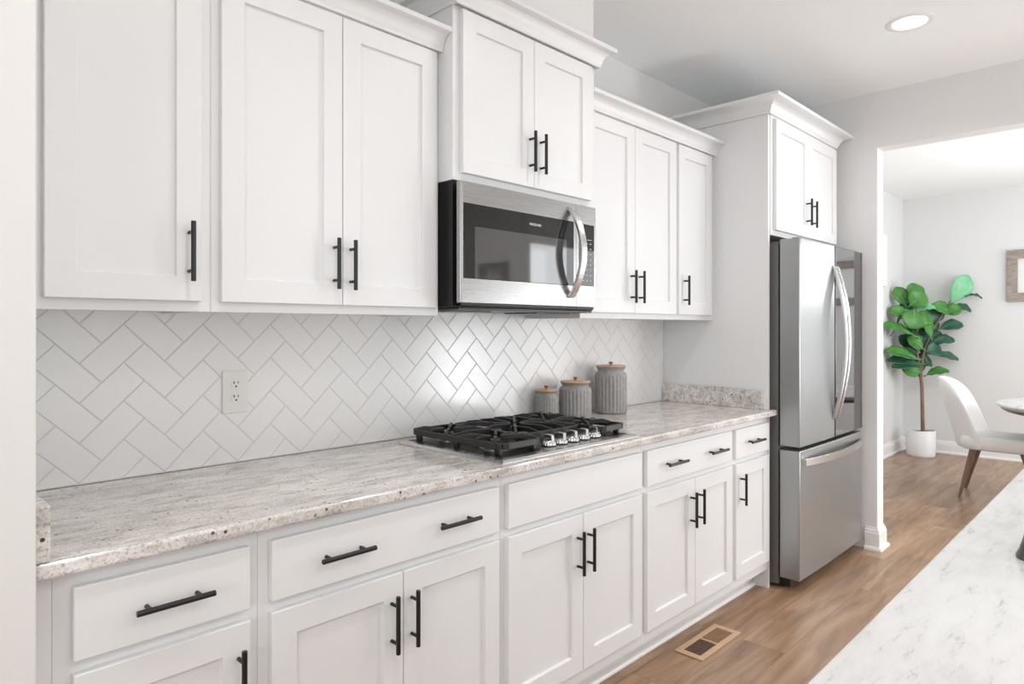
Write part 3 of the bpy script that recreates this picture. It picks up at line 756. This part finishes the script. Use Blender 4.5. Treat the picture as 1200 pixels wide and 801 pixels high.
# ------------------------------------------------------------------ dining room: fiddle-leaf fig
px, py = 8.00, -0.262
px, py = 7.965, -0.245
root = thing('potted_fig_tree', 'fiddle-leaf fig tree in a white round pot in the dining corner', 'plant', (px, py, 0))
smooth_angle(MB().lathe([(0.120, 0.0), (0.128, 0.008), (0.131, 0.03), (0.134, 0.268), (0.131, 0.272), (0.127, 0.268), (0.126, 0.24), (0.001, 0.24)], px, py, 48).build('pot', M['pot'], root), 40)
MB().lathe([(0.1255, 0.241), (0.1255, 0.247), (0.001, 0.255)], px, py, 32).build('soil', M['soil'], root)
RV = Vector((math.sin(YAW), -math.cos(YAW), 0)); FV = Vector((math.cos(YAW), math.sin(YAW), 0))   # across and away, seen from the kitchen
def fp(u, v, d=0.0):
    """a spot of the tree given by its place across (u) and up (v) the crown, d metres behind the trunk"""
    depth = 6.98 + d
    while True:                                            # keep the crown clear of the two walls of the corner
        P = CAM + FV * depth + RV * ((u - 600) * depth / FPX) + Vector((0, 0, (384 - v) * depth / FPX))
        if P.y < -0.06 and P.x < 8.22: return P
        depth -= 0.01
tr = [fp(1081.5, 505), fp(1081, 480), fp(1080.5, 455), fp(1079, 440), fp(1081, 420), fp(1084, 408), fp(1088, 398)]
stem = MB().tube(tr, [0.02, 0.018, 0.017, 0.016, 0.013, 0.011, 0.008], 12)
stem.tube([fp(1079, 440), fp(1075, 415), fp(1074, 390), fp(1073, 365), fp(1074, 352)], [0.013, 0.011, 0.009, 0.007, 0.005], 10)
stem.tube([fp(1088, 398), fp(1094, 385), fp(1104, 368), fp(1112, 355), fp(1120, 345)], [0.009, 0.008, 0.007, 0.006, 0.004], 10)
smooth_angle(stem.build('trunk', M['bark'], root), 60)
def leaf(base, tip, width, mat, face, bend=0.03, fold=0.25):
    """obovate leaf: base, tip points; width metres; face = direction its upper side looks"""
    b0, t0 = Vector(base), Vector(tip); ax = (t0 - b0); ln = ax.length; ax.normalize()
    nrm = Vector(face); nrm = (nrm - ax * nrm.dot(ax)).normalized(); sd = ax.cross(nrm)
    mb = MB(); bm = mb.bm; NU, NV = 12, 6
    def half(t): # outline, widest beyond the middle
        if t < 0.10: return 0.04 + 0.3 * t
        k = (t - 0.10) / 0.90
        return 0.07 + (1.0 * (math.sin(math.pi * min(1, k ** 1.25 * 0.97)) ** 0.72) if 0 < k < 1 else 0) * 0.93
    for side, off in ((1, 0.0),):
        grid = []
        for i in range(NU + 1):
            t = i / NU; h_ = half(t) * width / 2 if i < NU else width * 0.10
            row = []
            for j in range(-NV // 2, NV // 2 + 1):
                s_ = j / (NV / 2)
                wv = 0.006 * math.sin(t * 19 + j * 1.7) * abs(s_)
                z_ = fold * abs(s_) * h_ - bend * 4 * (t - 0.4) ** 2 + wv
                row.append(bm.verts.new(b0 + ax * (ln * t) + sd * (s_ * h_) + nrm * z_))
            grid.append(row)
        for i in range(NU):
            for j in range(NV):
                bm.faces.new((grid[i][j], grid[i][j + 1], grid[i + 1][j + 1], grid[i + 1][j]))
    o = mb.build('leaf', mat, root, smooth=True)
    so = o.modifiers.new('thickness', 'SOLIDIFY'); so.thickness = 0.0016
    MBm = MB().tube([b0 - ax * 0.004, b0 + ax * ln * .1 + nrm * (0.002 - bend * .3), b0 + ax * ln * .4 + nrm * .002, b0 + ax * ln * .75 + nrm * (0.002 - bend * 4 * .1225)], [0.0035, 0.0035, 0.0028, 0.0016], 6)
    vv = MBm.build('leaf_vein', M['leaf_pale'] if mat is not M['leaf_dark'] else M['leaf_bright'], o, smooth=True)
    return o
cf = -FV  # towards the kitchen
up = Vector((0, 0, 1))
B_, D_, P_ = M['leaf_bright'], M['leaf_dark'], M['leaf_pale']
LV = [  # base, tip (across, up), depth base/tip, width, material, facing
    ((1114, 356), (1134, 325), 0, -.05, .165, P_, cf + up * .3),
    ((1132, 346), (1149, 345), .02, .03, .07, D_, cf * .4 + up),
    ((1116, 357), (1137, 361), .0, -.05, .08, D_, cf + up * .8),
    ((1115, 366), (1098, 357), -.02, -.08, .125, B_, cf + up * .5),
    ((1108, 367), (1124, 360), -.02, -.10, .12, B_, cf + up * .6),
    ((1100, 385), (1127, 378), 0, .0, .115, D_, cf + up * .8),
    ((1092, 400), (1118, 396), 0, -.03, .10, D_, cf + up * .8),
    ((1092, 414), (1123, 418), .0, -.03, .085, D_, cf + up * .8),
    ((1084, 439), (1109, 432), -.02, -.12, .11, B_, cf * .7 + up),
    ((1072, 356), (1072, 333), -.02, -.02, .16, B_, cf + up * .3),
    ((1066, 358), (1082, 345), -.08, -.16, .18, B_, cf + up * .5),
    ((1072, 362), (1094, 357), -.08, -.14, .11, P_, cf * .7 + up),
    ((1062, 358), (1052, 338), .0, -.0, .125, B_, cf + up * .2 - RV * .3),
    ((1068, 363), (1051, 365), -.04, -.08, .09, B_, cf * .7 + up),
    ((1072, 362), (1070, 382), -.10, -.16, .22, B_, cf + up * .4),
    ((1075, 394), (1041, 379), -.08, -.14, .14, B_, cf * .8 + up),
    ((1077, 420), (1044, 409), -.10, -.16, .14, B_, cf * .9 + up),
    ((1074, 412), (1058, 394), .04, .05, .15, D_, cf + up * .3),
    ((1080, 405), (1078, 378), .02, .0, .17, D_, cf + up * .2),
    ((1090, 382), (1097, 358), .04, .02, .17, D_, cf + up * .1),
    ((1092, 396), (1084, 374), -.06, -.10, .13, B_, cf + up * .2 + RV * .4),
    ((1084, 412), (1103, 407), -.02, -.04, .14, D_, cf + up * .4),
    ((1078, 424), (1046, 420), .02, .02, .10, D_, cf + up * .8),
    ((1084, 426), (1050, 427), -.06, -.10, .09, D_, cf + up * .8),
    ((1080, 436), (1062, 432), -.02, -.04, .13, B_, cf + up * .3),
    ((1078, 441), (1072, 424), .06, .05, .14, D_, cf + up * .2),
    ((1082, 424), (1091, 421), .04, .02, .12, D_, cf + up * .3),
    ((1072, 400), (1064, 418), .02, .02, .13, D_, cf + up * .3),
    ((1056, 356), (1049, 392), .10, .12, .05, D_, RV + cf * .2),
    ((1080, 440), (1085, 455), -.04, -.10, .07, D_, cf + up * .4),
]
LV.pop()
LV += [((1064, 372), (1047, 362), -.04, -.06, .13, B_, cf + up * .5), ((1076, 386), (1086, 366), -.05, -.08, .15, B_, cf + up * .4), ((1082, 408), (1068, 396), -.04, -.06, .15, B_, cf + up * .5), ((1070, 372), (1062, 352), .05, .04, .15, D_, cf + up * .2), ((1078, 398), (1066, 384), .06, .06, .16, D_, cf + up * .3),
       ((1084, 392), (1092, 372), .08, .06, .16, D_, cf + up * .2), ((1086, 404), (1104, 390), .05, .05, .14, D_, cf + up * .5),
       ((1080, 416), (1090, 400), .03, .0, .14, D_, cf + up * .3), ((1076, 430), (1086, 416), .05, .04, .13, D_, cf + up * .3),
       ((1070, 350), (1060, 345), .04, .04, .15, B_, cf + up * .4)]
for (b0, t0, db, dt, wd, mt, face) in LV:
    A0, A1 = fp(*b0, db), fp(*t0, dt); ext = (A1 - A0) * 0.08
    leaf(A0 - ext, A1 + ext, wd * 1.22, mt, face)

# ------------------------------------------------------------------ dining chair
root = thing('dining_chair', 'ivory upholstered dining chair with splayed walnut legs at the dining table', 'chair', (6.44, -1.1, 0))
cx, W2 = 6.44, 0.225
# curved shell back, built as a lofted sheet with thickness
def shell(t, s):
    """t 0 bottom..1 top, s -1..1 across; the chair faces -Y"""
    hw = 0.24 - 0.02 * t - 0.05 * max(0, t - 0.8) ** 1.5 * 8
    z = 0.385 + t * 0.55 - 0.10 * abs(s) ** 4 * t ** 2
    y = -0.875 + 0.150 * t ** 1.15 - 0.185 * abs(s) ** 2.0 * (1 - 0.15 * t)
    return Vector((cx + s * hw, y, z))
mb = MB(); bm = mb.bm; NT, NS = 12, 14; front = []; back = []
for i in range(NT + 1):
    fr, bk = [], []
    for j in range(NS + 1):
        t, s_ = i / NT, -1 + 2 * j / NS
        P0 = shell(t, s_)
        n_ = Vector((s_ * -0.5, -1, 0.25)).normalized()
        th = 0.026 * (1 - 0.5 * abs(s_) ** 4) * (1 - 0.4 * t ** 6)
        fr.append(bm.verts.new(P0 + n_ * th)); bk.append(bm.verts.new(P0 - n_ * th))
    front.append(fr); back.append(bk)
for i in range(NT):
    for j in range(NS):
        bm.faces.new((front[i][j], front[i][j + 1], front[i + 1][j + 1], front[i + 1][j]))
        bm.faces.new((back[i][j], back[i + 1][j], back[i + 1][j + 1], back[i][j + 1]))
    for j in (0, NS): bm.faces.new((front[i][j], front[i + 1][j], back[i + 1][j], back[i][j]))
for j in range(NS):
    for i in (0, NT): bm.faces.new((front[i][j], back[i][j], back[i][j + 1], front[i][j + 1]))
mb.build('backrest', M['fabric'], root, smooth=True, sub=1)
rings = []
for z, k in ((0.385, 0.93), (0.395, 0.985), (0.43, 1.0), (0.470, 1.0), (0.488, 0.96), (0.494, 0.86)):
    rings.append([(cx + (0.232 * k) * math.copysign(abs(math.cos(a)) ** 0.5, math.cos(a)), -1.145 + (0.255 * k) * math.copysign(abs(math.sin(a)) ** 0.5, math.sin(a)), z) for a in [2 * math.pi * q / 40 for q in range(40)]])
MB().loft(rings).build('seat', M['fabric'], root, smooth=True)
for (tx, ty, bx_, by_) in ((6.285, -0.985, 6.235, -0.905), (6.595, -0.985, 6.640, -0.875), (6.285, -1.30, 6.235, -1.42), (6.595, -1.30, 6.64, -1.42)):
    smooth_angle(MB().tube([(tx, ty, 0.388), (bx_, by_, 0.0)], [0.021, 0.011], 12).build('leg', M['walnut'], root), 50)

# ------------------------------------------------------------------ dining table
TX, TY, TR = 6.35, -1.83, 0.70
root = thing('dining_table', 'round dining table with a pale top and a dark slanted rim, beside the ivory chair', 'table', (TX, TY, 0))
smooth_angle(MB().lathe([(TR - .03, 0.735), (TR, 0.757), (TR, 0.762), (TR - .004, 0.766), (0.001, 0.766)], TX, TY, 96).build('tabletop', M['marble'], root), 30)
smooth_angle(MB().lathe([(TR - .12, 0.700), (TR - .06, 0.708), (TR - .035, 0.722), (TR - .028, 0.7345), (0.001, 0.7348)], TX, TY, 96).build('bevelled_edge', M['table_rim'], root), 30)
smooth_angle(MB().lathe([(0.30, 0.0), (0.30, 0.02), (0.20, 0.04), (0.06, 0.10), (0.05, 0.5), (0.09, 0.66), (0.15, 0.6995)], TX, TY, 48).build('pedestal', M['barnwood'], root), 30)

# ------------------------------------------------------------------ wall decoration
root = thing('picture_frame', 'weathered wood frame hanging on the dining wall right of the plant', 'picture frame', (8.30, -1.6, 1.85))
y0, y1, z0, z1, fw = -2.45, -0.930, 1.594, 2.108, 0.085
mb = MB()
mb.box(8.272, 8.3095, y0, y1, z0, z0 + fw).box(8.272, 8.3095, y0, y1, z1 - fw, z1).box(8.272, 8.3095, y0, y0 + fw, z0 + fw, z1 - fw).box(8.272, 8.3095, y1 - fw, y1, z0 + fw, z1 - fw)
bmesh.ops.remove_doubles(mb.bm, verts=mb.bm.verts, dist=1e-5)
mb.build('frame', M['barnwood'], root, 0.002)
MB().box(8.300, 8.309, y0 + fw, y1 - fw, z0 + fw, z1 - fw).build('white_mat', M['pot'], root)
o = MB().box(6.75, 7.575, -0.035, 0.0075, 1.752, 2.28).build('wall_cabinet_box', M['trim'], None, 0.004)
o.name = 'white_wall_panel'; tag(o, 'white rectangular panel on the side wall of the dining room, just inside the opening', 'wall panel')
root = thing('picture_frame', 'dark framed tic-tac-toe grid art on the kitchen wall beyond the dining opening', 'picture frame', (4.39, -3.28, 1.75))
yc, zc, hs = -3.30, 1.75, 0.19
mb = MB(); mb.box(4.370, 4.3995, yc - hs, yc + hs, zc - hs, zc - hs + .03).box(4.370, 4.3995, yc - hs, yc + hs, zc + hs - .03, zc + hs).box(4.370, 4.3995, yc - hs, yc - hs + .03, zc - hs + .03, zc + hs - .03).box(4.370, 4.3995, yc + hs - .03, yc + hs, zc - hs + .03, zc + hs - .03)
mb.build('frame', M['art_dark'], root)
MB().box(4.390, 4.399, yc - hs + .03, yc + hs - .03, zc - hs + .03, zc + hs - .03).build('backing', M['fridge_side'], root)
mb = MB()
for q in (-0.05, 0.05):
    mb.box(4.380, 4.3895, yc + q - .016, yc + q + .016, zc - .13, zc + .13)
    mb.box(4.376, 4.3800, yc - .13, yc + .13, zc + q - .016, zc + q + .016)
mb.build('grid_slats', M['art_light'], root)
